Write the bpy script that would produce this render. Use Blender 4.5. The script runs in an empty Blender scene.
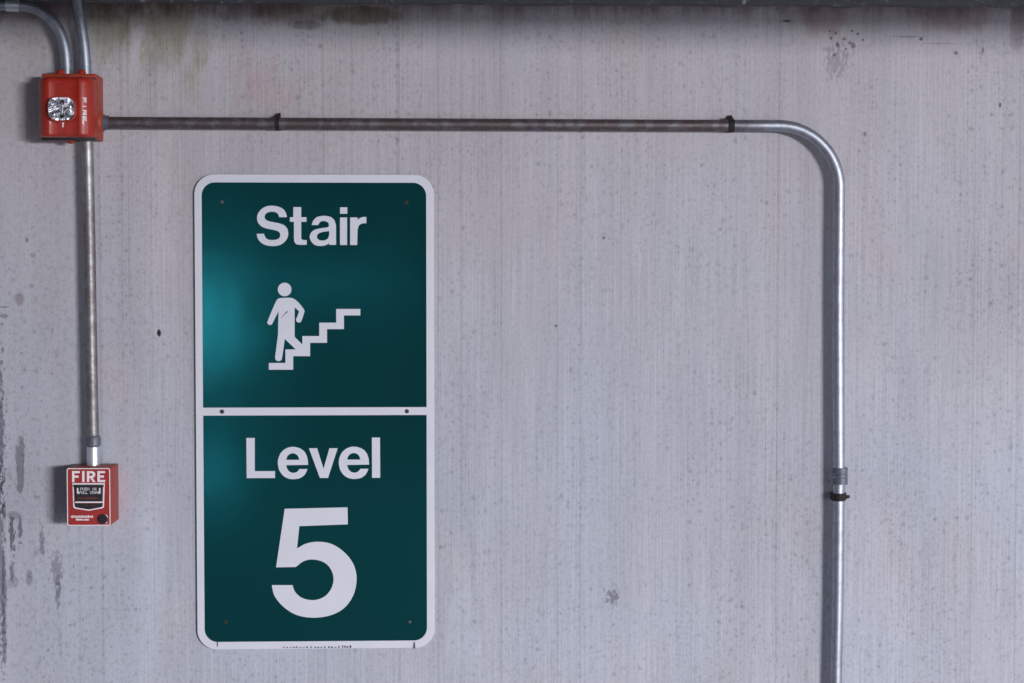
import bpy, bmesh, math, random
from mathutils import Vector, Matrix

random.seed(7)
SC = bpy.context.scene
COL = SC.collection
IW, IH = 1024, 683

# ------------------------------------------------------------------ camera
F_PX = 1700.0                     # focal length in pixels of a 1024 px wide frame
CAM_Z, CAM_D = 1.64, 3.4          # eye height, distance from the wall (wall plane is y = 0)
PITCH, YAW = math.radians(2.2), math.radians(2.0)
cam_loc = Vector((0, -CAM_D, CAM_Z))
fwd = Vector((math.sin(YAW) * math.cos(PITCH), math.cos(YAW) * math.cos(PITCH), -math.sin(PITCH)))
right = fwd.cross(Vector((0, 0, 1))).normalized()
up = right.cross(fwd).normalized()
cd = bpy.data.cameras.new('camera')
cd.sensor_width = 36.0
cd.lens = F_PX / IW * 36.0
cd.clip_end = 100
cam = bpy.data.objects.new('camera', cd)
COL.objects.link(cam)
cam.matrix_world = Matrix.Translation(cam_loc) @ Matrix((right, up, -fwd)).transposed().to_4x4()
SC.camera = cam


def W(px, py, d=0.0):
    """survey: the point of the plane d metres in front of the wall seen at photo pixel (px, py)"""
    v = fwd * F_PX + right * (px - IW / 2) - up * (py - IH / 2)
    t = (-d - cam_loc.y) / v.y
    return cam_loc + v * t


# ------------------------------------------------------------------ node helpers
class NT:
    def __init__(self, name):
        self.m = bpy.data.materials.new(name)
        self.m.use_nodes = True
        self.t = self.m.node_tree
        self.b = self.t.nodes['Principled BSDF']
        self.out = self.t.nodes['Material Output']

    def n(self, kind, **kw):
        nd = self.t.nodes.new(kind)
        for k, v in kw.items():
            setattr(nd, k, v)
        return nd

    def put(self, sock, v):
        if v is None:
            return
        if isinstance(v, bpy.types.NodeSocket):
            self.t.links.new(v, sock)
        else:
            sock.default_value = v

    def math(self, op, a, b=None, c=None, clamp=False):
        nd = self.n('ShaderNodeMath', operation=op, use_clamp=clamp)
        self.put(nd.inputs[0], a)
        self.put(nd.inputs[1], b)
        self.put(nd.inputs[2], c)
        return nd.outputs[0]

    def coord(self):
        return self.n('ShaderNodeTexCoord').outputs['Object']

    def scaled(self, v, s):
        nd = self.n('ShaderNodeMapping')
        self.t.links.new(v, nd.inputs['Vector'])
        nd.inputs['Scale'].default_value = s
        return nd.outputs[0]

    def noise(self, v, scale=1.0, detail=2.0, rough=0.5, dist=0.0):
        nd = self.n('ShaderNodeTexNoise')
        self.t.links.new(v, nd.inputs['Vector'])
        nd.inputs['Scale'].default_value = scale
        nd.inputs['Detail'].default_value = detail
        nd.inputs['Roughness'].default_value = rough
        nd.inputs['Distortion'].default_value = dist
        return nd.outputs[0]

    def ramp(self, v, lo, hi, a=0.0, b=1.0, smooth=True):
        nd = self.n('ShaderNodeMapRange')
        nd.interpolation_type = 'SMOOTHSTEP' if smooth else 'LINEAR'
        self.put(nd.inputs['Value'], v)
        for k, x in (('From Min', lo), ('From Max', hi), ('To Min', a), ('To Max', b)):
            nd.inputs[k].default_value = x
        return nd.outputs['Result']

    def mix(self, f, a, b, mode='MIX'):
        nd = self.n('ShaderNodeMix', data_type='RGBA', blend_type=mode)
        self.put(nd.inputs[0], f)
        self.put(nd.inputs[6], (*a, 1) if isinstance(a, tuple) and len(a) == 3 else a)
        self.put(nd.inputs[7], (*b, 1) if isinstance(b, tuple) and len(b) == 3 else b)
        return nd.outputs[2]

    def bump(self, h, strength=0.3, dist=0.001):
        nd = self.n('ShaderNodeBump')
        nd.inputs['Strength'].default_value = strength
        nd.inputs['Distance'].default_value = dist
        self.put(nd.inputs['Height'], h)
        self.t.links.new(nd.outputs[0], self.b.inputs['Normal'])

    def base(self, c):
        self.put(self.b.inputs['Base Color'], (*c, 1) if isinstance(c, tuple) and len(c) == 3 else c)

    def set(self, **kw):
        for k, v in kw.items():
            self.put(self.b.inputs[k.replace('_', ' ')], v)
        return self.m


def worn(name, c, rough, metal=0.0, var=0.12, scale=60, spec=0.5, coat=0.0):
    """a plain coloured material with slight uneven wear"""
    t = NT(name)
    co = t.coord()
    f = t.noise(co, scale, 3)
    t.base(t.mix(f, tuple(x * (1 - var) for x in c), tuple(x * (1 + var) for x in c)))
    t.set(Roughness=t.ramp(f, 0.3, 0.7, rough * 0.85, min(1, rough * 1.15)), Metallic=metal)
    t.b.inputs['Specular IOR Level'].default_value = spec
    t.b.inputs['Coat Weight'].default_value = coat
    return t.m


# ------------------------------------------------------------------ geometry helpers
def link(name, me, mat, parent=None, smooth=False, sharp=None):
    o = bpy.data.objects.new(name, me)
    COL.objects.link(o)
    if mat:
        me.materials.append(mat)
    if parent:
        off = Vector((0, 0, 0))
        p = parent
        while p:
            off += p.location
            p = p.parent
        me.transform(Matrix.Translation(-off))
        o.parent = parent
    if smooth:
        me.polygons.foreach_set('use_smooth', [True] * len(me.polygons))
        me.set_sharp_from_angle(angle=math.radians(sharp or 40))
    me.update()
    return o


def from_bm(name, bm, mat, parent=None, smooth=True, sharp=40):
    bmesh.ops.recalc_face_normals(bm, faces=bm.faces)
    me = bpy.data.meshes.new(name)
    bm.to_mesh(me)
    bm.free()
    return link(name, me, mat, parent, smooth, sharp)


def recenter(o, at):
    """put a top-level mesh's origin at the point where it is fixed"""
    o.data.transform(Matrix.Translation(-at))
    o.location = at
    return o


def thing(name, loc, label, cat, group=None):
    o = bpy.data.objects.new(name, None)
    o.empty_display_size = 0.03
    COL.objects.link(o)
    o.location = loc
    return tag(o, label, cat, group)


def tag(o, label, cat, group=None):
    o['label'] = label
    o['category'] = cat
    if group:
        o['group'] = group
    return o


def curve_loop(pts, n=7):
    """closed outline; a point (x, y, 1) is a corner, (x, y) is smooth (Catmull-Rom through it)"""
    cs = [i for i, p in enumerate(pts) if len(p) == 3]
    out = []
    if cs:
        pts = pts[cs[0]:] + pts[:cs[0]]
        cs = [i for i, p in enumerate(pts) if len(p) == 3] + [len(pts)]
        pts = pts + [pts[0]]
        segs = [[Vector(p[:2]) for p in pts[a:b + 1]] for a, b in zip(cs, cs[1:])]
    else:
        v = [Vector(p) for p in pts]
        segs = [v + [v[0]]]
    for s in segs:
        if len(s) == 2:
            out.append(s[0])
            continue
        if cs:
            e = [2 * s[0] - s[1]] + s + [2 * s[-1] - s[-2]]
        else:
            e = [s[-2]] + s + [s[1]]
        for i in range(1, len(e) - 2):
            p0, p1, p2, p3 = e[i - 1:i + 3]
            for k in range(n):
                t = k / n
                out.append(0.5 * ((2 * p1) + (p2 - p0) * t + (2 * p0 - 5 * p1 + 4 * p2 - p3) * t * t
                                  + (3 * p1 - p0 - 3 * p2 + p3) * t ** 3))
    return [(p.x, p.y) for p in out]


def slab(name, loops, y_front, thick, mat, parent=None, bevel=0.0, smooth=True):
    """flat shape in the wall's plane: loops of (x, z) metres (holes allowed), front face at y_front"""
    cu = bpy.data.curves.new(name, 'CURVE')
    cu.dimensions = '2D'
    cu.fill_mode = 'BOTH'
    cu.extrude = thick / 2 - bevel
    cu.bevel_depth = bevel
    cu.offset = -bevel
    cu.bevel_resolution = 2
    for lp in loops:
        sp = cu.splines.new('POLY')
        sp.points.add(len(lp) - 1)
        for p, (x, z) in zip(sp.points, lp):
            p.co = (x, z, 0, 1)
        sp.use_cyclic_u = True
    tmp = bpy.data.objects.new('tmp', cu)
    COL.objects.link(tmp)
    dg = bpy.context.evaluated_depsgraph_get()
    me = bpy.data.meshes.new_from_object(tmp.evaluated_get(dg))
    bpy.data.objects.remove(tmp)
    bpy.data.curves.remove(cu)
    me.name = name
    me.materials.clear()
    for v in me.vertices:
        v.co = (v.co.x, y_front + thick / 2 - v.co.z, v.co.y)
    return link(name, me, mat, parent, smooth, 35)


def px_loop(pts, d):
    """photo-pixel outline -> metres on the plane d in front of the wall"""
    return [(w.x, w.z) for w in (W(x, y, d) for x, y in pts)]


def zl(pts, ox, oy, s):
    """outline measured in an enlarged crop -> photo pixels"""
    return [(ox + p[0] / s, oy + p[1] / s) + tuple(p[2:]) for p in pts]


def rrect(x0, z0, x1, z1, r, n=8):
    """rounded rectangle; r = (bottom-left, bottom-right, top-right, top-left) or one radius"""
    if not isinstance(r, tuple):
        r = (r,) * 4
    out = []
    for (cx, cz, sx, sz, rr, a0) in ((x0, z0, 1, 1, r[0], 180), (x1, z0, -1, 1, r[1], 270), (x1, z1, -1, -1, r[2], 0), (x0, z1, 1, -1, r[3], 90)):
        if rr <= 0:
            out.append((cx, cz))
            continue
        for k in range(n + 1):
            a = math.radians(a0 + 90 * k / n)
            out.append((cx + sx * rr + rr * math.cos(a), cz + sz * rr + rr * math.sin(a)))
    return out


def circ(cx, cz, r, n=28):
    return [(cx + r * math.cos(2 * math.pi * k / n), cz + r * math.sin(2 * math.pi * k / n)) for k in range(n)]


def tube_bm(bm, pts, r, n=20, caps=True):
    """pipe along a path of points"""
    pts = [Vector(p) for p in pts]
    rs = r if isinstance(r, list) else [r] * len(pts)
    rings = []
    t0 = (pts[1] - pts[0]).normalized()
    ref = t0.orthogonal().normalized()
    for i, p in enumerate(pts):
        a = pts[max(i - 1, 0)]
        b = pts[min(i + 1, len(pts) - 1)]
        t = (b - a).normalized()
        ref = (ref - t * ref.dot(t)).normalized()
        q = t.cross(ref)
        rings.append([bm.verts.new(p + (ref * math.cos(2 * math.pi * k / n) + q * math.sin(2 * math.pi * k / n)) * rs[i]) for k in range(n)])
    for A, B in zip(rings, rings[1:]):
        for k in range(n):
            bm.faces.new((A[k], A[(k + 1) % n], B[(k + 1) % n], B[k]))
    if caps:
        bm.faces.new(list(reversed(rings[0])))
        bm.faces.new(rings[-1])


def tube(name, pts, r, mat, parent=None, n=20, sharp=40):
    bm = bmesh.new()
    tube_bm(bm, pts, r, n)
    return from_bm(name, bm, mat, parent, True, sharp)


def lathe(name, p, axis, prof, mat, parent=None, n=24, sharp=35):
    """turned shape: prof = [(distance along axis, radius), ...]"""
    axis = Vector(axis).normalized()
    pts = [Vector(p) + axis * a for a, _ in prof]
    bm = bmesh.new()
    ref = axis.orthogonal().normalized()
    q = axis.cross(ref)
    rings = []
    for c, (_, r) in zip(pts, prof):
        rings.append([bm.verts.new(c + (ref * math.cos(2 * math.pi * k / n) + q * math.sin(2 * math.pi * k / n)) * r) for k in range(n)])
    for A, B in zip(rings, rings[1:]):
        for k in range(n):
            bm.faces.new((A[k], A[(k + 1) % n], B[(k + 1) % n], B[k]))
    bm.faces.new(rings[0])
    bm.faces.new(rings[-1])
    return from_bm(name, bm, mat, parent, True, sharp)


def box_bm(bm, lo, hi, bevel=0.0, seg=2):
    r = bmesh.ops.create_cube(bm, size=1.0)
    for v in r['verts']:
        v.co = Vector([lo[i] if v.co[i] < 0 else hi[i] for i in range(3)])
    if bevel:
        es = list({e for v in r['verts'] for e in v.link_edges})
        bmesh.ops.bevel(bm, geom=es, offset=bevel, segments=seg, profile=0.5, affect='EDGES')


def box(name, lo, hi, mat, parent=None, bevel=0.0):
    bm = bmesh.new()
    box_bm(bm, lo, hi, bevel)
    return from_bm(name, bm, mat, parent, True, 30)


def spline(pts, n=10):
    """open smooth path through points"""
    p = [Vector(q) for q in pts]
    e = [2 * p[0] - p[1]] + p + [2 * p[-1] - p[-2]]
    out = []
    for i in range(1, len(e) - 2):
        p0, p1, p2, p3 = e[i - 1:i + 3]
        for k in range(n):
            t = k / n
            out.append(0.5 * ((2 * p1) + (p2 - p0) * t + (2 * p0 - 5 * p1 + 4 * p2 - p3) * t * t
                              + (3 * p1 - p0 - 3 * p2 + p3) * t ** 3))
    out.append(p[-1])
    return out


# ------------------------------------------------------------------ materials
def conduit_mat(name, rust_of=None, rust=0.0, metal_c=(0.42, 0.45, 0.50)):
    t = NT(name)
    co = t.coord()
    blot = t.noise(co, 55, 4, 0.6)
    fine = t.noise(t.scaled(co, (1, 1, 1)), 420, 2)
    amt = t.math('ADD', t.ramp(blot, 0.35, 0.65, -0.2, 0.2), rust_of(t, co) if rust_of else rust, clamp=True)
    metal = t.mix(fine, tuple(c * 0.8 for c in metal_c), tuple(c * 1.15 for c in metal_c))
    rusty = t.mix(blot, (0.075, 0.058, 0.062), (0.155, 0.125, 0.130))
    t.base(t.mix(amt, metal, rusty))
    t.set(Metallic=t.ramp(amt, 0, 1, 0.9, 0.65), Roughness=t.ramp(amt, 0, 1, 0.49, 0.5))
    t.bump(fine, 0.12, 0.0005)
    return t.m


M = {}
M['white'] = worn('sign_white', (0.64, 0.655, 0.735), 0.42, var=0.04, scale=25)
M['red'] = worn('red_enamel', (0.35, 0.022, 0.012), 0.42, var=0.10, scale=40, coat=0.12)
M['red_plate'] = worn('red_face_plate', (0.33, 0.020, 0.020), 0.45, var=0.06, scale=40)
M['red_box'] = worn('red_painted_box', (0.34, 0.042, 0.018), 0.5, var=0.15, scale=60)
M['black'] = worn('black_plastic', (0.012, 0.012, 0.017), 0.42, var=0.2)
M['white_ink'] = worn('white_ink', (0.78, 0.74, 0.78), 0.5, var=0.05)
M['red_ink'] = worn('faded_red_ink', (0.10, 0.018, 0.014), 0.5, var=0.3)
M['dark_iron'] = worn('dark_rusty_iron', (0.018, 0.013, 0.012), 0.75, metal=0.2, var=0.5, scale=200)
M['screw'] = worn('dark_screw_steel', (0.055, 0.050, 0.058), 0.55, metal=0.6, var=0.3, scale=300)
M['screw_pale'] = worn('pale_rivet_steel', (0.10, 0.105, 0.11), 0.6, metal=0.5, var=0.3, scale=300)
M['screw_rust'] = worn('rusty_screw', (0.045, 0.022, 0.014), 0.8, var=0.4, scale=300)
M['grey_steel'] = worn('grey_cast_fitting', (0.13, 0.145, 0.18), 0.55, metal=0.35, var=0.2, scale=150)
M['zinc'] = worn('bright_zinc', (0.62, 0.66, 0.72), 0.35, metal=0.75, var=0.1, scale=200)
M['chrome'] = worn('mirror_reflector', (0.95, 0.96, 1.0), 0.16, metal=0.9, var=0.02)
M['scuff'] = worn('grey_scuff', (0.12, 0.11, 0.13), 0.8, var=0.3, scale=400)

t = NT('clear_lens')
t.base((0.96, 0.97, 1.0))
t.b.inputs['Transmission Weight'].default_value = 1.0
t.b.inputs['Roughness'].default_value = 0.06
t.b.inputs['IOR'].default_value = 1.4
co = t.coord()
t.bump(t.n('ShaderNodeTexVoronoi').outputs[0], 0.04, 0.001)
M['lens'] = t.m

# green reflective sheeting
t = NT('green_sheeting')
co = t.coord()
f = t.noise(t.scaled(co, (4, 4, 2)), 1.0, 3)
t.base(t.mix(f, (0.0030, 0.032, 0.036), (0.0040, 0.038, 0.042)))
g = t.noise(co, 900, 1)
t.set(Roughness=t.ramp(f, 0.3, 0.7, 0.12, 0.16))
t.b.inputs['Specular IOR Level'].default_value = 0.5
t.b.inputs['Specular Tint'].default_value = (0.06, 0.80, 0.95, 1)
t.bump(t.noise(co, 6, 2), 0.2, 0.003)
M['green'] = t.m

M['conduit_left'] = conduit_mat('galvanised_conduit_browned', rust_of=lambda t, co: t.ramp(t.n('ShaderNodeSeparateXYZ').outputs[2], 0, 1))
M['conduit_top'] = conduit_mat('galvanised_conduit_clean', rust=0.05, metal_c=(0.36, 0.40, 0.47))

# ------------------------------------------------------------------ the room
Z_CEIL = W(700, -4, 0).z
X0, X1, Y0 = -4.5, 6.5, -14.0


def wall_material():
    t = NT('ribbed_concrete')
    co = t.coord()                                    # wall object sits at the origin: object = metres on the wall
    sep = t.n('ShaderNodeSeparateXYZ')
    t.t.links.new(co, sep.inputs[0])
    X, Z = sep.outputs[0], sep.outputs[2]
    warp = t.noise(co, 26, 4, 0.6)
    # fine vertical rib marks of the formwork
    r1 = t.noise(t.scaled(co, (1, 1, 0.014)), 240, 2, 0.6)
    r2 = t.noise(t.scaled(co, (1, 1, 0.010)), 520, 1, 0.5)
    r3 = t.noise(t.scaled(co, (1, 1, 0.02)), 30, 2, 0.5)
    seam = t.ramp(t.noise(t.scaled(co, (1, 1, 0.0015)), 88, 0), 0.70, 0.76)
    ribs = t.math('ADD', t.ramp(r1, 0.25, 0.75, -0.075, 0.075), t.ramp(r2, 0.25, 0.75, -0.06, 0.06))
    # smoother trowelled concrete towards the left end
    lft = t.math('ADD', X, t.ramp(t.noise(t.scaled(co, (3, 1, 1.2)), 1.0, 2), 0.3, 0.7, -0.10, 0.10))
    ribbed = t.ramp(lft, -0.74, -0.50, 0.30, 0.9)
    ribs = t.math('MULTIPLY', ribs, ribbed)
    for px_, dk_ in ((577, .085), (621, .075), (513, .05), (804, .05), (866, .05), (943, .05), (736, .04)):
        ln = t.ramp(t.math('ABSOLUTE', t.math('SUBTRACT', X, W(px_, 300).x)), 0.0016, 0.0004, 0.0, dk_)
        ribs = t.math('SUBTRACT', ribs, t.math('MULTIPLY', ln, t.ramp(t.noise(t.scaled(co, (30, 1, 3)), 1.0, 2), 0.35, 0.55, 0.3, 1.0)))
    # large tone drift
    big = t.noise(t.scaled(co, (1.6, 1, 0.8)), 1.7, 3, 0.55)
    mid = t.noise(t.scaled(co, (9, 1, 2.2)), 1.0, 3, 0.6)
    v = t.math('ADD', 1.0, ribs)
    v = t.math('ADD', v, t.ramp(big, 0.25, 0.75, -0.06, 0.06))
    v = t.math('ADD', v, t.ramp(mid, 0.25, 0.75, -0.05, 0.05))
    v = t.math('ADD', v, t.ramp(r3, 0.3, 0.7, -0.018, 0.018))
    v = t.math('SUBTRACT', v, t.math('MULTIPLY', seam, 0.10))
    # mottled speckle of the aggregate
    spm = t.ramp(t.noise(t.scaled(co, (5, 1, 3)), 1.0, 2), 0.32, 0.6, 0.35, 1.0)
    spm2 = t.ramp(t.noise(t.scaled(co, (4, 1, 2.5)), 1.0, 2), 0.30, 0.62, 0.35, 1.0)
    s1 = t.ramp(t.noise(t.scaled(co, (1, 1, 0.7)), 105, 4, 0.68), 0.50, 0.68)
    v = t.math('SUBTRACT', v, t.math('MULTIPLY', t.math('MULTIPLY', s1, spm2), t.ramp(ribbed, 0.3, 0.9, 0.21, 0.135)))
    s1b = t.noise(t.scaled(co, (1, 1, 0.6)), 230, 3, 0.7)
    v = t.math('ADD', v, t.ramp(s1b, 0.25, 0.75, 0.07, -0.07))
    dot = None
    for scale, pick, rmax, depth in ((46, 0.62, 0.20, 0.24), (82, 0.46, 0.27, 0.20), (130, 0.35, 0.33, 0.15)):
        vor = t.n('ShaderNodeTexVoronoi')
        vor.inputs['Scale'].default_value = scale
        vor.voronoi_dimensions = '2D'
        cv = t.n('ShaderNodeCombineXYZ')
        t.t.links.new(X, cv.inputs[0])
        t.t.links.new(t.math('MULTIPLY', Z, 0.85), cv.inputs[1])
        t.t.links.new(cv.outputs[0], vor.inputs['Vector'])
        vs = t.n('ShaderNodeSeparateXYZ')
        t.t.links.new(vor.outputs['Color'], vs.inputs[0])
        size = t.ramp(vs.outputs[0], pick, 1.0, 0.08, rmax)
        edge = t.math('SUBTRACT', size, t.math('ADD', vor.outputs['Distance'], t.ramp(s1b, 0.3, 0.7, -0.11, 0.11)))
        dk = t.math('MULTIPLY', t.ramp(edge, -0.08, 0.12), t.math('MULTIPLY', t.ramp(vs.outputs[0], pick, pick + .08), t.ramp(vs.outputs[1], 0, 1, 0.35, 1.0)))
        dot = dot or dk
        v = t.math('SUBTRACT', v, t.math('MULTIPLY', t.math('MULTIPLY', dk, spm), depth))
    hue = t.math('ADD', t.ramp(t.noise(t.scaled(co, (2.4, 1, 1.5)), 1.0, 3), 0.3, 0.7, -0.3, 0.3), t.ramp(Z, 1.95, 1.05), clamp=True)  # random drift, plus cool light on the lower wall painted into the colour
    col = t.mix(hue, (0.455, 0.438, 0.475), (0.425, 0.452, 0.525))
    pink = t.ramp(t.noise(t.scaled(co, (5, 1, 2.5)), 1.3, 3), 0.52, 0.75, 0, 0.35)
    col = t.mix(pink, col, (0.50, 0.43, 0.45))
    vc = t.n('ShaderNodeCombineXYZ')
    for i in range(3):
        t.t.links.new(v, vc.inputs[i])
    col = t.mix(1.0, col, vc.outputs[0], 'MULTIPLY')
    state = {'col': col, 'h': None}
    n_soft = t.noise(t.scaled(co, (1, 1, 0.35)), 30, 4, 0.65)
    n_fine = t.noise(t.scaled(co, (1, 1, 0.5)), 160, 3, 0.6)

    def blob(px, py, rx, ry, tint, amt=1.0, rough=0.8, soft=0.5, fine=False):
        """a stain or painted-light tint with its own ragged outline; tint multiplies the concrete's colour"""
        c = W(px, py)
        kx, kz = IW and (2 * 0.001 * rx), (2 * 0.001 * ry)
        dx = t.math('DIVIDE', t.math('SUBTRACT', X, c.x), kx)
        dz = t.math('DIVIDE', t.math('SUBTRACT', Z, c.z), kz)
        r = t.math('SQRT', t.math('ADD', t.math('MULTIPLY', dx, dx), t.math('MULTIPLY', dz, dz)))
        r = t.math('ADD', r, t.ramp(n_fine if fine else n_soft, 0.3, 0.7, -rough, rough, smooth=False))
        f = t.ramp(r, 1.0 + soft, 1.0 - soft, 0.0, amt)
        state['col'] = t.mix(f, state['col'], t.mix(1.0, state['col'], tint, 'MULTIPLY'))

    # dirt and damp along the top of the wall, with some slab shade painted in
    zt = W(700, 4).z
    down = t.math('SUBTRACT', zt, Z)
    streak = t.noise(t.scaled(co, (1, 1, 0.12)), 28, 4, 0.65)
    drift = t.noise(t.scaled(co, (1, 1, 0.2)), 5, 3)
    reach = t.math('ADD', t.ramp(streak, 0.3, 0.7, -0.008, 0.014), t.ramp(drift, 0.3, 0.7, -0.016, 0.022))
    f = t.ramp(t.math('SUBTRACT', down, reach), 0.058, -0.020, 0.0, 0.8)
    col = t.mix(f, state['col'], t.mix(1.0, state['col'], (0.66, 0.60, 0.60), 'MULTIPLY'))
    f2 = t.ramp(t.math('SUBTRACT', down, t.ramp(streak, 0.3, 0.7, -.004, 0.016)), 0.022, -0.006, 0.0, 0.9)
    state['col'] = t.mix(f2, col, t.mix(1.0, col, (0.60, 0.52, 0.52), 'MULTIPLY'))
    # stains, chips and marks of their own, and one bounce-light tint
    OL = (0.62, 0.62, 0.44)
    blob(360, 15, 38, 9, (0.50, 0.50, 0.36), 0.9, 0.3, 0.25)
    blob(300, 12, 40, 12, (0.66, 0.62, 0.50), 0.7, 0.5, 0.4)
    blob(304, 25, 14, 4.5, (0.55, 0.55, 0.58), 0.8, 0.4, 0.3)
    blob(170, 22, 34, 42, OL, 0.8, 0.7, 0.6)
    blob(110, 22, 28, 30, OL, 0.8, 0.6, 0.6)
    blob(190, 75, 12, 25, (0.80, 0.80, 0.66), 0.5, 0.7, 0.6)
    blob(40, 40, 28, 26, (0.86, 0.86, 0.78), 0.5, 0.5, 0.6)
    blob(60, 7, 75, 13, (0.52, 0.44, 0.43), 0.75, 0.6, 0.5)
    blob(230, 8, 60, 9, (0.60, 0.52, 0.50), 0.7, 0.7, 0.5)
    blob(138, 35, 8, 26, (1.30, 1.30, 1.36), 0.6, 0.6, 0.6)
    blob(822, 18, 22, 14, (0.66, 0.52, 0.50), 0.7, 0.6, 0.5)
    blob(960, 16, 40, 12, (0.70, 0.55, 0.53), 0.6, 0.7, 0.5)
    blob(1018, 22, 8, 28, (0.60, 0.55, 0.58), 0.7, 0.5, 0.5)
    for sx, sy, sr in ((831, 38, 1.6), (838, 45, 2.2), (844, 39, 1.8), (850, 43, 1.6), (853, 46, 2.4), (836, 33, 1.4), (846, 49, 1.5), (858, 34, 1.4), (863, 40, 1.2), (834, 55, 1.8), (830, 31, 1.1), (852, 31, 1.2)):
        blob(sx, sy, sr, sr, (0.40, 0.37, 0.40), 0.9, 0.5, 0.35, True)
    blob(907, 36.6, 15, 0.9, (0.62, 0.6, 0.64), 0.8, 0.4, 0.5)
    blob(940, 43.5, 12, 0.8, (0.72, 0.7, 0.74), 0.8, 0.4, 0.5)
    blob(836, 62, 10, 14, (0.62, 0.60, 0.62), 0.7, 1.2, 0.4, True)
    blob(272, 98, 26, 20, (1.02, 0.86, 0.84), 0.6, 0.8, 0.6)
    blob(245, 72, 20, 26, (1.02, 0.90, 0.90), 0.6, 0.8, 0.6)
    blob(124, 492, 8, 34, (1.08, 0.88, 0.90), 0.5, 0.5, 0.6)  # red bounce light from the pull box, painted on the wall
    # pale runs
    blob(463, 625, 14, 55, (1.10, 1.12, 1.13), 0.9, 0.5, 0.5)
    blob(804, 610, 10, 45, (1.12, 1.12, 1.13), 0.8, 0.5, 0.5)
    blob(880, 590, 26, 90, (1.07, 1.07, 1.08), 0.8, 0.6, 0.6)
    blob(163, 260, 12, 130, (1.09, 1.09, 1.10), 0.8, 0.6, 0.6)
    blob(150, 560, 12, 90, (1.08, 1.09, 1.10), 0.8, 0.6, 0.6)
    # flaked dark chips at the left
    blob(1, 430, 3.2, 60, (0.40, 0.38, 0.42), 0.9, 1.3, 0.3, True)
    blob(1, 560, 3.2, 90, (0.45, 0.42, 0.46), 0.85, 1.3, 0.3, True)
    blob(12, 535, 2.4, 19, (0.32, 0.30, 0.34), 0.95, 1.0, 0.3, True)
    blob(20, 530, 1.8, 12, (0.38, 0.36, 0.40), 0.9, 0.9, 0.3, True)
    blob(14, 515, 7, 4, (0.58, 0.56, 0.60), 0.8, 0.5, 0.4)
    blob(4, 510, 2, 12, (0.45, 0.42, 0.46), 0.9, 0.6, 0.3)
    blob(20, 470, 3, 28, (0.46, 0.44, 0.48), 0.85, 1.3, 0.25)
    blob(42, 543, 2.0, 13, (0.46, 0.44, 0.48), 0.85, 1.0, 0.3, True)
    blob(36, 553, 3.5, 4, (0.64, 0.62, 0.66), 0.7, 0.7, 0.4)
    blob(57, 570, 5, 17, (0.60, 0.58, 0.62), 0.9, 0.8, 0.35, True)
    blob(58, 594, 2.0, 14, (0.52, 0.50, 0.54), 0.9, 0.8, 0.35, True)
    blob(12, 572, 2.0, 10, (0.40, 0.38, 0.42), 0.9, 0.9, 0.3, True)
    blob(14, 582, 5, 5, (0.62, 0.6, 0.64), 0.7, 0.6, 0.4)
    blob(29, 578, 3, 8, (0.58, 0.56, 0.60), 0.85, 0.6, 0.4)
    blob(4, 615, 1.6, 50, (0.48, 0.46, 0.50), 0.9, 1.2, 0.3)
    blob(20, 299, 4.5, 6, (0.64, 0.58, 0.60), 0.9, 0.4, 0.4)
    blob(31, 286, 3, 2.5, (0.70, 0.66, 0.68), 0.8, 0.4, 0.4)
    blob(33, 255, 3, 2.5, (0.66, 0.64, 0.66), 0.8, 0.4, 0.4)
    blob(27, 240, 1.6, 1.8, (0.45, 0.43, 0.46), 0.9, 0.4, 0.4)
    blob(3, 307, 5, 0.8, (0.5, 0.48, 0.5), 0.8, 0.3, 0.5)
    blob(4, 316, 4, 2, (0.5, 0.48, 0.5), 0.8, 0.5, 0.4)
    blob(159, 333, 2.0, 3.6, (0.06, 0.055, 0.06), 1.0, 0.2, 0.3)
    blob(612, 597, 6, 6, (0.5, 0.46, 0.5), 0.9, 1.3, 0.3, True)
    blob(921, 39, 1.8, 1.6, (0.25, 0.24, 0.28), 0.9, 0.3, 0.4)
    blob(956, 53, 2.2, 1.8, (0.4, 0.38, 0.42), 0.9, 0.3, 0.4)
    blob(983, 50, 1.2, 3, (0.4, 0.38, 0.42), 0.8, 0.3, 0.4)
    blob(1000, 105, 1.4, 2.4, (0.3, 0.28, 0.3), 0.9, 0.3, 0.4)
    blob(786, 21, 3.5, 1.0, (0.25, 0.24, 0.26), 0.9, 0.3, 0.4)
    blob(604, 238, 1.6, 1.6, (0.4, 0.38, 0.42), 0.9, 0.3, 0.4)
    blob(556, 326, 1.3, 1.3, (0.3, 0.28, 0.32), 0.9, 0.3, 0.4)
    blob(865, 134, 1.6, 2.4, (0.5, 0.48, 0.5), 0.9, 0.3, 0.4)
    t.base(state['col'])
    t.set(Roughness=0.88)
    t.b.inputs['Specular IOR Level'].default_value = 0.25
    h = t.math('ADD', t.math('MULTIPLY', r1, 0.7), t.math('MULTIPLY', r2, 0.4))
    h = t.math('SUBTRACT', h, t.math('MULTIPLY', dot, 0.25))
    t.bump(h, 0.25, 0.0012)
    return t.m


def structure(o):
    o['kind'] = 'structure'
    return o


M['wall'] = wall_material()
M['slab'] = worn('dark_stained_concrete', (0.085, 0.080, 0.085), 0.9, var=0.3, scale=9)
M['floor'] = worn('grey_floor_concrete', (0.31, 0.315, 0.34), 0.85, var=0.2, scale=5)

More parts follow.
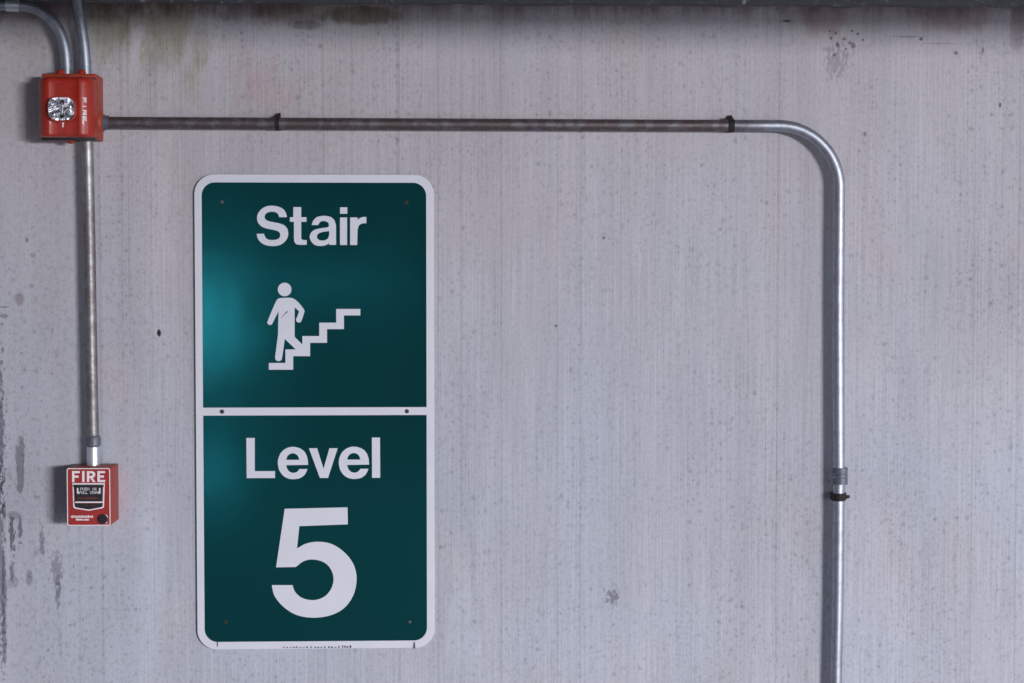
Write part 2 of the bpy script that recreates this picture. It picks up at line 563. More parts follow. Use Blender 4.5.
structure(box('wall_back', (X0, 0.0, 0.0), (X1, 0.25, Z_CEIL), M['wall']))
structure(box('floor', (X0, Y0, -0.2), (X1, 0.25, 0.0), M['floor']))
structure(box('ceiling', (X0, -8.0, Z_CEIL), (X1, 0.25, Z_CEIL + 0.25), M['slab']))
structure(box('unseen_shade_beam', (X0, -1.30, 2.098), (X1, -0.98, Z_CEIL), M['slab']))  # added out of view to shade the top of the wall
structure(box('wall_front', (X0, Y0 - .2, 0.0), (X1 + 4, Y0, 3.0), M['slab']))

# ragged mortar line where the wall meets the slab above
t = NT('joint_mortar')
co = t.coord()
n1 = t.noise(t.scaled(co, (1, 1, 1.4)), 70, 3, 0.6)
n2 = t.noise(co, 5, 2)
fl = t.math('MULTIPLY', t.ramp(n1, 0.60, 0.70), t.ramp(n2, 0.45, 0.6))
t.base(t.mix(fl, t.mix(n1, (0.09, 0.09, 0.105), (0.18, 0.185, 0.21)), (0.62, 0.65, 0.70)))
t.set(Roughness=0.8)
M['mortar'] = t.m
bm = bmesh.new()
zl_ = W(700, 4.2, 0.012).z
N = 240
rows = []
for i in range(N + 1):
    x = -1.4 + 2.9 * i / N
    j = 0.0012 * math.sin(x * 31) + 0.0010 * math.sin(x * 77 + 1) + random.uniform(-0.0008, 0.0008)
    rows.append([bm.verts.new((x, 0.0, zl_ - 0.002 + j)), bm.verts.new((x, -0.010, zl_ + j)),
                 bm.verts.new((x, -0.014, zl_ + 0.005 + j)), bm.verts.new((x, -0.016, Z_CEIL)), bm.verts.new((x, 0.0, Z_CEIL))])
for A, B in zip(rows, rows[1:]):
    for k in range(5):
        bm.faces.new((A[k], A[(k + 1) % 5], B[(k + 1) % 5], B[k]))
bm.faces.new(rows[0])
bm.faces.new(rows[-1])
structure(from_bm('trim_1', bm, M['mortar']))

# ------------------------------------------------------------------ the stair sign
YF = 0.0080                                   # sign face, metres off the wall
a, b = W(195.8, 411.5, YF), W(434.3, 411.5, YF)
SX0, SX1 = a.x, b.x
SZ1, SZ0 = W(315, 174.6, YF).z, W(315, 648.7, YF).z
sign = thing('stairwell_sign', Vector(((SX0 + SX1) / 2, 0, SZ0)),
             'tall green and white sign reading Stair and Level 5 on the concrete wall', 'sign')
slab('backing_plate', [rrect(SX0, SZ0, SX1, SZ1, 0.039, 12)], -YF, 0.003, M['white'], sign, bevel=0.0004)
gx0, gx1 = W(203.2, 411, YF).x, W(426.6, 411, YF).x
bt, bb = W(315, 407.4, YF).z, W(315, 415.3, YF).z
gz1, gz0 = W(315, 182.6, YF).z, W(315, 641.2, YF).z
slab('green_panel', [rrect(gx0, bt, gx1, gz1, (0.0, 0.0, 0.026, 0.026), 12)], -YF - 0.0003, 0.0003, M['green'], sign)
slab('green_panel', [rrect(gx0, gz0, gx1, bb, (0.026, 0.026, 0.0, 0.0), 12)], -YF - 0.0003, 0.0003, M['green'], sign)
DL = YF + 0.0006


def R4(x0, y0, x1, y1):
    return [(x0, y0, 1), (x1, y0, 1), (x1, y1, 1), (x0, y1, 1)]


GL = {}
s = 13.667
GL['S'] = [zl([(505, 235, 1), (495, 190), (460, 130), (400, 95), (310, 78), (220, 88), (150, 130), (108, 190), (97, 245), (108, 305),
               (150, 355), (210, 385), (300, 405), (365, 420), (400, 442), (413, 475), (402, 515), (370, 538), (310, 547), (250, 540),
               (212, 512), (190, 460, 1), (90, 462, 1), (103, 515), (140, 572), (210, 615), (310, 630), (400, 618), (470, 575),
               (510, 520), (523, 460), (510, 395), (470, 348), (410, 322), (330, 305), (255, 288), (215, 266), (200, 235), (207, 203),
               (238, 172), (290, 160), (345, 166), (380, 190), (400, 235, 1)], 250, 200, s)]
GL['t'] = [zl([(592, 97, 1), (700, 97, 1), (700, 235, 1), (772, 235, 1), (772, 298, 1), (700, 298, 1), (700, 510, 1), (707, 537),
               (735, 547, 1), (775, 547, 1), (775, 613, 1), (680, 613, 1), (632, 603), (606, 567), (600, 520, 1), (600, 298, 1),
               (545, 298, 1), (545, 235, 1), (592, 235, 1)], 250, 200, s)]
GL['a'] = [zl([(22, 342, 1), (45, 282), (95, 234), (180, 216), (270, 228), (330, 272), (355, 345, 1), (357, 613, 1), (264, 613, 1),
               (258, 590, 1), (220, 615), (140, 629), (60, 610), (10, 555), (-4, 495), (20, 440), (70, 405), (150, 386), (225, 376),
               (254, 362), (258, 338), (243, 306), (190, 288), (140, 300), (112, 342, 1)], 310, 200, s),
           zl([(260, 425, 1), (262, 468), (248, 518), (210, 548), (150, 553), (107, 532), (95, 497), (113, 462), (160, 441), (220, 430)], 310, 200, s)]
GL['i'] = [zl(R4(410, 238, 507, 615), 310, 200, s), zl(R4(410, 100, 510, 188), 310, 200, s)]
GL['r'] = [zl([(548, 238, 1), (648, 238, 1), (655, 268, 1), (690, 242), (730, 232), (770, 232, 1), (770, 318, 1), (720, 320), (672, 346),
               (650, 405, 1), (645, 615, 1), (548, 615, 1)], 310, 200, s)]
s = 12.653
E = [[(862, 416, 1), (853, 330), (820, 256), (760, 208), (672, 188), (590, 205), (520, 260), (484, 340), (480, 410), (500, 490),
      (550, 555), (610, 588), (680, 597), (760, 583), (820, 538), (855, 468, 1), (752, 468, 1), (722, 503), (675, 517), (628, 502),
      (597, 465), (584, 420, 1)],
     [(583, 352, 1), (603, 302), (638, 276), (668, 270), (703, 277), (733, 304), (752, 352, 1)]]
GL['L'] = [zl([(80, 75, 1), (187, 75, 1), (187, 495, 1), (443, 495, 1), (443, 583, 1), (85, 583, 1)], 240, 432, s)]
GL['e'] = [zl(lp, 240, 432, s) for lp in E]
GL['e2'] = [zl(lp, 240 + 771.7 / s, 432 - 3 / s, s) for lp in E]
GL['v'] = [zl([(-77, 205, 1), (27, 205, 1), (108, 465, 1), (183, 205, 1), (287, 205, 1), (165, 582, 1), (62, 582, 1)], 315, 432, s)]
GL['l'] = [zl([(720, 70, 1), (822, 70, 1), (825, 580, 1), (722, 580, 1)], 315, 432, s)]
s = 5.4636
GL['5'] = [zl([(135, 48, 1), (478, 40, 1), (480, 133, 1), (215, 143, 1), (202, 265, 1), (250, 239), (315, 228), (390, 240), (460, 285),
               (510, 350), (528, 430), (510, 520), (460, 590), (385, 630), (290, 643), (200, 628), (130, 585), (80, 525), (64, 465, 1),
               (177, 465, 1), (192, 502), (230, 535), (290, 547), (345, 532), (385, 492), (402, 435), (388, 380), (350, 341), (290, 325),
               (238, 335), (196, 366, 1), (88, 368, 1)], 260, 500, s)]


def glyph(name, loops, d, mat, parent):
    return slab(name, [px_loop(curve_loop(lp), d) for lp in loops], -d, 0.0003, mat, parent)


for ch in ('S', 't', 'a', 'i', 'r', 'L', 'e', 'v', 'e2', 'l'):
    glyph('letter', GL[ch], DL, M['white'], sign)
glyph('numeral', GL['5'], DL, M['white'], sign)
s = 6.208
body = [(178, 177), (215, 173), (255, 173), (283, 186), (312, 214), (337, 250), (334, 272), (318, 318), (306, 326), (291, 322), (285, 308, 1),
        (303, 262), (297, 250), (277, 232, 1), (277, 415, 1), (330, 468, 1), (330, 500, 1), (286, 495, 1), (216, 428, 1),
        (199, 545), (192, 560), (176, 566), (160, 558), (156, 540, 1), (174, 400, 1), (177, 255, 1), (141, 328), (132, 340), (117, 340), (108, 328),
        (110, 316), (158, 202)]
fig = glyph('walking_figure', [zl(body, 250, 270, s)], DL, M['white'], sign)
hc = W(250 + 215 / s, 270 + 121 / s, DL)
slab('figure_head', [circ(hc.x, hc.z, 0.0135)], -DL, 0.0003, M['white'], fig)
stp = [(117, 577), (220, 577), (220, 493), (325, 493), (325, 410), (430, 410), (430, 327), (535, 327), (535, 242), (685, 242), (685, 282),
       (583, 282), (583, 367), (478, 367), (478, 452), (373, 452), (373, 535), (268, 535), (268, 619), (117, 619)]
glyph('stair_outline', [zl([(x, y, 1) for x, y in stp], 250, 270, s)], DL + 0.0001, M['white'], sign)
sc_ = slab('scratch', [px_loop(zl([(186, 306), (214, 272), (222, 262), (236, 252), (234, 262), (220, 272), (205, 288)], 250, 270, s), DL + 0.0002)],
           -DL - 0.0002, 0.0002, M['scuff'], sign)
# fixings
for px, py, r, m, lb in ((221.8, 202, 1.7, 'screw_pale', None), (406.5, 202.5, 1.9, 'screw_rust', None),
                         (222.1, 411.6, 2.2, 'screw', None), (407, 411.3, 2.1, 'screw', None),
                         (225.5, 622, 1.7, 'screw_rust', None), (409.7, 622, 1.6, 'screw_pale', None)):
    p = W(px, py, YF)
    R = r * 0.002
    sc = lathe('screw', Vector((p.x, 0.004, p.z)), (0, -1, 0), [(0, R * .6), (YF + 0.004, R * .6), (YF + 0.0042, R), (YF + 0.0052, R * .95), (YF + 0.0058, R * .6)], M[m], sign, 16)
# nicks on the lower edge and the rubbed imprint
for pts in ([(216.7, 642), (218.1, 642), (217.9, 646.5), (216.9, 647)], [(413.7, 642), (415.0, 642), (415.4, 648.4), (412.8, 648.6)]):
    slab('edge_nick', [px_loop(pts, DL)], -DL, 0.0003, M['scuff'], sign)
lp = []
random.seed(3)
x = 283.0
while x < 353:
    w = random.uniform(1.2, 2.2)
    h = random.uniform(0.8, 1.5) + (1.0 if x > 335 else 0.0)
    lp.append(px_loop([(x, 647.8 - h), (x + w, 647.8 - h + random.uniform(-.3, .3)), (x + w * 0.9, 648.0), (x + .2, 648.0)], DL))
    x += w + random.uniform(0.6, 2.4)
slab('rubbed_imprint', lp, -DL, 0.0003, M['scuff'], sign)

# ------------------------------------------------------------------ fire alarm pull station
PD = 0.083
tl, br = W(66.5, 468, PD), W(110.8, 525.8, PD)
px0, px1, pz1, pz0 = tl.x, br.x, tl.z, br.z
pull = thing('fire_alarm_pull_station', Vector(((px0 + px1) / 2, 0, pz0)),
             'red fire alarm pull box lettered FIRE with black handle below the left conduit', 'fire alarm')
bm = bmesh.new()
box_bm(bm, (px0 + .0006, -0.0785, pz0 + .0006), (px1 - .0002, 0.0, pz1 - .0004), 0.0022, 2)
from_bm('back_box', bm, M['red_box'], pull)
plate = slab('face_plate', [rrect(px0, pz0, px1, pz1, 0.004)], -PD, 0.005, M['red_plate'], pull, bevel=0.0010)
s = 9.107


def pp(pts, ox=55, oy=455, k=9.107):
    return zl(pts, ox, oy, k)


fd = PD + 0.0004
w1 = 0.0021
slab('border_line', [rrect(px0 + .0004, pz0 + .0004, px1 - .0004, pz1 - .0004, 0.0045),
                     rrect(px0 + w1, pz0 + w1, px1 - w1, pz1 - w1, 0.0030)], -fd, 0.0004, M['white_ink'], plate)
FIRE = {
    'F': [[(155, 146, 1), (225, 146, 1), (225, 166, 1), (177, 166, 1), (177, 187, 1), (215, 187, 1), (215, 207, 1), (177, 207, 1), (177, 247, 1), (155, 247, 1)]],
    'I': [R4(247, 146, 269, 247)],
    'R': [[(290, 147, 1), (335, 147, 1), (358, 156), (367, 178), (358, 200), (342, 208, 1), (370, 247, 1), (344, 247, 1), (321, 211, 1), (312, 211, 1), (312, 247, 1), (290, 247, 1)],
          [(312, 166, 1), (332, 166, 1), (344, 178), (332, 191, 1), (312, 191, 1)]],
    'E': [[(386, 146, 1), (455, 146, 1), (455, 166, 1), (408, 166, 1), (408, 186, 1), (445, 186, 1), (445, 206, 1), (408, 206, 1), (408, 227, 1), (457, 227, 1), (457, 247, 1), (386, 247, 1)]]}
for ch in 'FIRE':
    glyph('letter', [pp(lp) for lp in FIRE[ch]], fd, M['white_ink'], plate)


def raw(pts, d, k=9.107, ox=55, oy=455):
    return px_loop([(p[0], p[1]) for p in zl(pts, ox, oy, k)], d)


outer = [(157, 256), (454, 256), (452, 300), (446, 472), (436, 484), (310, 508), (180, 488), (166, 474), (160, 300)]
inner = [(168, 270), (442, 270), (438, 300), (434, 464), (426, 474), (310, 497), (190, 478), (178, 466), (172, 300)]
slab('window_outline', [raw(outer, fd), raw(inner, fd)], -fd, 0.0004, M['white_ink'], plate)
hd = PD + 0.007
# handle: black T bar that stands proud of the plate
hl = [(172, 274), (438, 274), (438, 292), (428, 296), (426, 424), (188, 424), (184, 296), (172, 292)]
handle = slab('pull_handle', [raw(hl, hd)], -hd, 0.0075, M['black'], pull, bevel=0.0008)
hp = hd + 0.0003
slab('handle_line', [raw([(184, 424), (430, 424), (430, 436), (184, 436)], hp)], -hp, 0.0065, M['white_ink'], pull)
slab('recess_panel', [raw([(176, 440), (436, 440), (432, 466), (425, 474), (310, 496), (190, 478), (180, 467)], PD + 0.0006)], -PD - 0.0006, 0.0006, M['black'], pull)
slab('handle_bracket', [raw([(200, 300), (213, 300), (213, 338), (226, 338), (226, 352), (200, 352)], hp)], -hp, 0.0004, M['white_ink'], handle)
slab('handle_bracket', [raw([(414, 300), (401, 300), (401, 338), (388, 338), (388, 352), (414, 352)], hp)], -hp, 0.0004, M['white_ink'], handle)
STK = {'P': [(0, 0, 0, 6), (0, 6, 3, 6), (3, 6, 3, 3), (3, 3, 0, 3)], 'U': [(0, 6, 0, 0), (0, 0, 3, 0), (3, 0, 3, 6)],
       'S': [(3, 6, 0, 6), (0, 6, 0, 3), (0, 3, 3, 3), (3, 3, 3, 0), (3, 0, 0, 0)], 'H': [(0, 0, 0, 6), (3, 0, 3, 6), (0, 3, 3, 3)],
       'I': [(1.5, 0, 1.5, 6)], 'N': [(0, 0, 0, 6), (0, 6, 3, 0), (3, 0, 3, 6)], 'L': [(0, 6, 0, 0), (0, 0, 3, 0)],
       'D': [(0, 0, 0, 6), (0, 6, 2, 6), (2, 6, 3, 4.5), (3, 4.5, 3, 1.5), (3, 1.5, 2, 0), (2, 0, 0, 0)],
       'O': [(0, 0, 0, 6), (0, 6, 3, 6), (3, 6, 3, 0), (3, 0, 0, 0)], 'W': [(0, 6, .7, 0), (.7, 0, 1.5, 4), (1.5, 4, 2.3, 0), (2.3, 0, 3, 6)],
       'F': [(0, 0, 0, 6), (0, 6, 3, 6), (0, 3, 2.5, 3)], 'R': [(0, 0, 0, 6), (0, 6, 3, 6), (3, 6, 3, 3), (3, 3, 0, 3), (1, 3, 3, 0)],
       'E': [(0, 0, 0, 6), (0, 6, 3, 6), (0, 3, 2.5, 3), (0, 0, 3, 0)]}


def strokes_bm(bm, text, x0, z0, cw, chh, th, y, fx=None):
    """small lettering as thin raised bars; cw/chh: cell size in metres; fx maps (u, v) -> Vector"""
    fx = fx or (lambda u, v, dy: Vector((x0 + u, y - dy, z0 + v)))
    x = 0.0
    for c in text:
        if c != ' ':
            for (u0, v0, u1, v1) in STK[c]:
                p = Vector((x + u0 / 3 * cw * 0.7, v0 / 6 * chh))
                q = Vector((x + u1 / 3 * cw * 0.7, v1 / 6 * chh))
                d = (q - p).normalized() * th / 2
                n = Vector((-d.y, d.x))
                p, q = p - d, q + d
                c4 = [p + n, p - n, q - n, q + n]
                A = [bm.verts.new(fx(k.x, k.y, 0)) for k in c4]
                B = [bm.verts.new(fx(k.x, k.y, 0.0003)) for k in c4]
                bm.faces.new(B)
                bm.faces.new(list(reversed(A)))
                for i in range(4):
                    bm.faces.new((A[i], A[(i + 1) % 4], B[(i + 1) % 4], B[i]))
        x += cw


for text, xa, xb, yb, hh in (('PUSH IN', 232, 380, 321, 22), ('PULL DOWN', 224, 400, 353, 22)):
    p, q = W(55 + xa / s, 455 + yb / s, hp), W(55 + xb / s, 455 + yb / s, hp)
    bm = bmesh.new()
    strokes_bm(bm, text, p.x, p.z, (q.x - p.x) / len(text), hh / s * 0.00195, 0.0008, -hd)
    from_bm('lettering', bm, M['white_ink'], handle, False)
slab('handle_stripe', [raw([(206, 386), (392, 386), (392, 402), (206, 402)], hp)], -hp, 0.0003, M['red_ink'], handle)
slab('recess_mark', [raw([(270, 456), (300, 454), (300, 463), (268, 463)], PD + .001), raw([(330, 455), (375, 455), (372, 463), (335, 464)], PD + .001)],
     -PD - .001, 0.0004, M['red_ink'], pull)
# key lock
k = W(55 + 434 / s, 455 + 583 / s, PD)
lk = lathe('key_lock', Vector((k.x, -PD + .003, k.z)), (0, -1, 0), [(0, .0097), (.005, .0097), (.0062, .0088), (.0064, .0060), (.0048, .0056), (.0048, .0030), (.0058, .0028)], M['black'], pull)
for (a0, a1, dy) in ((15, 55, 0), (-58, -28, 0)):
    o = [(k.x + .0112 * math.cos(math.radians(a)), k.z + .0112 * math.sin(math.radians(a))) for a in range(a0, a1 + 1, 8)]
    i_ = [(k.x + .0098 * math.cos(math.radians(a)), k.z + .0098 * math.sin(math.radians(a))) for a in range(a1, a0 - 1, -8)]
    slab('lock_mark', [o + i_], -fd, 0.0004, M['white_ink'], plate)
# worn small print, no longer legible
random.seed(11)
for (xa, xb, yc, hh) in ((168, 348, 561, 10), (190, 306, 588, 9)):
    lp = []
    x = xa
    while x < xb:
        w = random.uniform(5, 12)
        h0 = hh * random.uniform(.6, 1.15)
        lp.append(raw([(x, yc - h0), (x + w, yc - h0), (x + w, yc + hh), (x, yc + hh)], fd))
        x += w + random.uniform(2.0, 4.5)
    slab('small_print', lp, -fd, 0.0004, M['white_ink'], plate)
c = W(55 + 158 / s, 455 + 562 / s, fd)
slab('maker_dot', [circ(c.x, c.z, .0026), circ(c.x, c.z, .0011)], -fd, 0.0004, M['white_ink'], plate)

# ------------------------------------------------------------------ fire alarm strobe
CD = 0.105                                     # lens panel, metres off the wall
bx1 = W(103.6, 110, 0.0).x
bx0 = bx1 - 0.1065
cz1, cz0 = W(62, 76.0, CD).z, W(62, 136.5, CD).z
bz1, bz0 = W(90, 74.8, .045).z, W(90, 140.0, .045).z
strobe = thing('fire_alarm_strobe', Vector(((bx0 + bx1) / 2, 0, bz0)),
               'red wall-mounted alarm strobe with clear flash lens and white FIRE lettering below two bent conduits', 'fire alarm')
bm = bmesh.new()
box_bm(bm, (bx0 + .001, -0.066, bz0), (bx1 - .0002, 0.0, bz1), 0.003, 3)
sbox = from_bm('back_box', bm, M['red_box'], strobe)
cx = (bx0 + bx1) / 2 - 0.0005
HW = 0.0537



def cover_y(u):
    """depth of the moulded cover at u metres from its centre line"""
    a = abs(u)
    if a <= 0.026:
        return CD
    if a <= 0.0285:
        return CD + 0.0012 * math.sin(math.pi * (a - .026) / .005)
    k = (a - 0.0285) / (HW - 0.0285)
    return CD + 0.0012 - 0.034 * (1 - math.sqrt(max(0, 1 - k ** 2.0)))


us = [-HW] + [-HW + 0.0004 * 1.6 ** i for i in range(7)]
us += [-HW + .010 + .0018 * i for i in range(8)]
us = sorted(set([round(u, 5) for u in us if u < -0.0285] + [-.0285, -.0276, -.0268, -.026, -.012, 0]))
us = us + [-u for u in reversed(us[:-1])]
bm = bmesh.new()
rings = []
for z, inset, dd in ((cz0 - .000, .004, -.008), (cz0 + .0008, .0015, -.003), (cz0 + .003, .0, -.0006), (cz0 + .006, 0, 0), (cz1 - .012, 0, 0), (cz1 - .007, 0.0, -.001), (cz1 - .003, .001, -.004), (cz1, .004, -.010)):
    ring = []
    for u in us:
        kx = (HW - inset) / HW
        ring.append(bm.verts.new((cx + u * kx, -(cover_y(u) + dd), z)))
    ring.append(bm.verts.new((cx + HW * kx, -0.068, z)))
    ring.append(bm.verts.new((cx - HW * kx, -0.068, z)))
    rings.append(ring)
for A, B in zip(rings, rings[1:]):
    n = len(A)
    for k in range(n):
        bm.faces.new((A[k], A[(k + 1) % n], B[(k + 1) % n], B[k]))
bm.faces.new(rings[0])
bm.faces.new(rings[-1])
cover = from_bm('cover', bm, M['red'], strobe, True, 50)
box('mounting_plate', (cx - HW + .001, -0.0695, cz0 - .0046), (cx + HW - .0010, -0.056, cz1 + .0012), M['black'], strobe, .0012)
# mounting lugs of the box
for (px, py, up_) in ((60.3, 71.5, 1), (81.5, 71.0, 1), (70.3, 143.0, 0)):
    p = W(px, py, 0.05)
    z = bz1 if up_ else bz0
    sgn = 1 if up_ else -1
    lathe('mounting_lug', Vector((p.x, -0.048, z - sgn * .003)), (0, 0, sgn),
          [(0, .0085), (.007, .0085), (.0105, .0070), (.0122, .0040)] if up_ else [(0, .0085), (.006, .0085), (.009, .0065), (.0105, .0035)], M['red'], sbox, 20)
# lens, reflector
lc = W(30 + 232 / 7.19, 60 + 354 / 7.19, CD + .004)


def superell(cx_, cz_, a_, b_, n=40, e=3.2):
    out = []
    for k in range(n):
        th = 2 * math.pi * k / n
        c_, s_ = math.cos(th), math.sin(th)
        out.append((cx_ + a_ * abs(c_) ** (2 / e) * (1 if c_ >= 0 else -1), cz_ + b_ * abs(s_) ** (2 / e) * (1 if s_ >= 0 else -1)))
    return out


LA, LB = 0.0258, 0.0232
slab('lens_bezel', [superell(lc.x, lc.z, LA + .0018, LB + .0018), superell(lc.x, lc.z, LA - .001, LB - .001)], -CD - .0095, .0112, M['red'], cover, bevel=.0006)
bm = bmesh.new()
random.seed(5)
G = 11
grid = {}
for i in range(G + 1):
    for j in range(G + 1):
        u, v = i / G * 2 - 1, j / G * 2 - 1
        k = max(abs(u), abs(v)) / max(1e-6, (abs(u) ** 3 + abs(v) ** 3) ** (1 / 3)) if (u or v) else 1
        x, z = lc.x + u * k * LA * .96, lc.z + v * k * LB * .96
        r = min(1, math.hypot(u, v))
        saw = -.1 - u if u < -.1 else .9 - u                       # two mirror cups, both facing out to the right
        y = -(CD + .0008 + .0085 * max(0, saw) + .0016 * v * v + random.uniform(-.0007, .0007) * (r < .98))
        grid[i, j] = bm.verts.new((x, y, z))
for i in range(G):
    for j in range(G):
        bm.faces.new((grid[i, j], grid[i + 1, j], grid[i + 1, j + 1], grid[i, j + 1]))
from_bm('reflector', bm, M['chrome'], cover, False)
for dz in (.0125, -.0125):
    lathe('lamp_post', Vector((lc.x + .001, -CD, lc.z + dz)), (0, -1, 0), [(0, .0046), (.0100, .0046), (.0112, .0034)], M['black'], cover, 14)
tube('flash_tube', [(lc.x + .001, -CD - .0098, lc.z - .0125), (lc.x + .001, -CD - .0098, lc.z + .0125)], .0020, M['zinc'], cover, 12)
bm = bmesh.new()
rings = []
for k, (sc_, hh) in enumerate(((1.0, .0095), (1.0, .0120), (.97, .0140), (.88, .0160), (.6, .0180), (.25, .0188))):
    rings.append([bm.verts.new((x, -(CD + hh), z)) for x, z in superell(lc.x, lc.z, (LA - .0005) * sc_, (LB - .0005) * sc_, 40, 3.2 if sc_ > .8 else 2.5)])
for A, B in zip(rings, rings[1:]):
    for k in range(40):
        bm.faces.new((A[k], A[(k + 1) % 40], B[(k + 1) % 40], B[k]))
bm.faces.new(rings[-1])
inner = []
for k, (sc_, hh) in enumerate(((.95, .0095), (.95, .0118), (.85, .0145), (.55, .0164), (.2, .0170))):
    inner.append([bm.verts.new((x, -(CD + hh), z)) for x, z in superell(lc.x, lc.z, (LA - .0005) * sc_, (LB - .0005) * sc_, 40, 3.2 if sc_ > .8 else 2.5)])
for A, B in zip(inner, inner[1:]):
    for k in range(40):
        bm.faces.new((A[k], B[k], B[(k + 1) % 40], A[(k + 1) % 40]))
bm.faces.new(list(reversed(inner[-1])))
for k in range(40):
    bm.faces.new((rings[0][k], inner[0][k], inner[0][(k + 1) % 40], rings[0][(k + 1) % 40]))
from_bm('lens', bm, M['lens'], cover, True, 35)
# sounder grille: five louvres over the lens
for k in range(5):
    g0 = W(30 + 186 / 7.19, 60 + (172 + 14 * k) / 7.19, CD)
    g1 = W(30 + 256 / 7.19, 60 + (172 + 14 * k) / 7.19, CD)
    bm = bmesh.new()
    box_bm(bm, (g0.x, -CD - .0012, g0.z - .0009), (g1.x, -CD + .002, g0.z + .0009), .0004, 1)
    from_bm('louvre', bm, M['red'], cover)
# small white mark, dark sensor hole
g = W(30 + 237 / 7.19, 60 + 466 / 7.19, CD)
slab('rating_mark', [rrect(g.x - .0016, g.z - .0045, g.x + .0014, g.z - .0008, .0004), rrect(g.x - .0014, g.z, g.x + .0018, g.z + .0045, .0004)], -CD - .0004, .0006, M['white_ink'], cover)
g = W(30 + 244 / 7.19, 60 + 526 / 7.19, CD)
lathe('indicator_hole', Vector((g.x, -CD + .002, g.z)), (0, -1, 0), [(0, .0024), (.0024, .0024), (.0024, .0018), (.0012, .0016)], M['black'], cover, 14)
# FIRE running down the right cheek
tx = W(30 + 392 / 7.19, 60, CD - .006).x
tz = W(60, 60 + 272 / 7.19, CD).z
bm = bmesh.new()
strokes_bm(bm, 'FIRE', 0, 0, 0.0118, 0.0050, .0016, 0,
           lambda u, v, dy: Vector((tx - .0025 + v, -(cover_y(tx - .0025 + v - cx) + .0002 + dy), tz - u)))
from_bm('lettering', bm, M['white_ink'], cover, False)

# ------------------------------------------------------------------ conduits
CR = 0.0116


def rust_right(t, co):
    sp = t.n('ShaderNodeSeparateXYZ')
    t.t.links.new(co, sp.inputs[0])
    return t.ramp(sp.outputs[0], 1.20, 1.36, 0.95, 0.04)


def rust_down(t, co):
    sp = t.n('ShaderNodeSeparateXYZ')
    t.t.links.new(co, sp.inputs[0])
    return t.ramp(sp.outputs[2], 0.40, 0.55, 0.62, 0.30)


M['conduit_right'] = conduit_mat('galvanised_conduit_half_rusted', rust_of=rust_right, metal_c=(0.40, 0.43, 0.50))
M['conduit_left'] = conduit_mat('galvanised_conduit_browned', rust_of=rust_down, metal_c=(0.42, 0.43, 0.44))
c_r, c_l, c_t = 0.029, 0.031, 0.036


def path(pix, c):
    return [W(x, y, c) for x, y in pix]


# long run to the right and down the wall
run = thing('conduit', W(104, 122.6, c_r), 'long rusty conduit running right from the alarm strobe then bending down the wall', 'conduit', 'wall conduits')
h0, h1 = W(103, 122.6, c_r), W(770, 125.7, c_r)
zc = (h0.z + h1.z) / 2
vb = W(835.8, 700, c_r)
vt = W(838.3, 300, c_r)
Rb = 0.122
xr = vt.x
pts = [Vector((h0.x - .006, -c_r, h0.z)), Vector((xr - Rb - .25, -c_r, h1.z))]
for k in range(25):
    a_ = math.radians(90 * k / 24)
    pts.append(Vector((xr - Rb + Rb * math.sin(a_), -c_r, h1.z - Rb + Rb * math.cos(a_))))
pts += spline([Vector((vt.x, -c_r, vt.z))] + path([(838.5, 400), (838.8, 470), (838.5, 530), (837.6, 610), (836.0, 690)], c_r) + [Vector((W(836.0, 690, c_r).x - .006, -c_r, 0.02))], 6)
tube('pipe', pts, CR, M['conduit_right'], run, 28)
n0 = W(106.2, 122.6, c_r)
lathe('conduit_hub', Vector((bx1 - .003, -c_r, n0.z)), (1, 0, 0), [(0, .0225), (.0045, .0215), (.0075, .0185), (.0085, .0165)], M['red_box'], sbox, 28)
lathe('connector_nut', Vector((bx1 + .0050, -c_r, n0.z)), (1, 0, 0), [(0, .0155), (.003, .0158), (.0032, .0135), (.008, .0135), (.0088, .0142), (.0110, .0142), (.0112, .0118)], M['grey_steel'], run, 22)
ct, cb = W(839.9, 467.5, c_r), W(839.9, 484.2, c_r)
L = ct.z - cb.z
lathe('coupling', Vector((cb.x + .0006, -c_r, cb.z)), (0, 0, 1), [(0, .0118), (.0002, .0148), (L * .38, .0148), (L * .40, .0136), (L * .46, .0136), (L * .48, .0148), (L * .60, .0148), (L * .62, .0140), (L * .66, .0140), (L * .68, .0148), (L - .0002, .0148), (L, .0118)], M['grey_steel'], run, 8 * 3)

# drop to the pull station
drop = thing('conduit', W(93, 440, c_l), 'straight browned conduit dropping from the strobe to the pull box', 'conduit', 'wall conduits')
p0, p1 = W(87.2, 138, c_l), W(93.2, 446, c_l)
tube('pipe', [p0, p0.lerp(p1, .33) + Vector((.0006, 0, 0)), p0.lerp(p1, .66), p1], CR, M['conduit_left'], drop, 28)
ft, fb = W(93.6, 435.3, c_l), W(93.4, 466, c_l)
fm = W(93.6, 446.0, c_l)
lathe('compression_nut', Vector((ft.x, -c_l, fm.z)), (0, 0, 1), [(0, .0118), (.0004, .0138), (.016, .0138), (.019, .0128), (ft.z - fm.z, .0116)], M['grey_steel'], drop, 6 * 4)
lathe('connector_body', Vector((fb.x, -c_l, pz1 - .002)), (0, 0, 1), [(0, .0125), (fm.z - pz1 - .002, .0125), (fm.z - pz1 + .001, .0118)], M['zinc'], drop, 24)

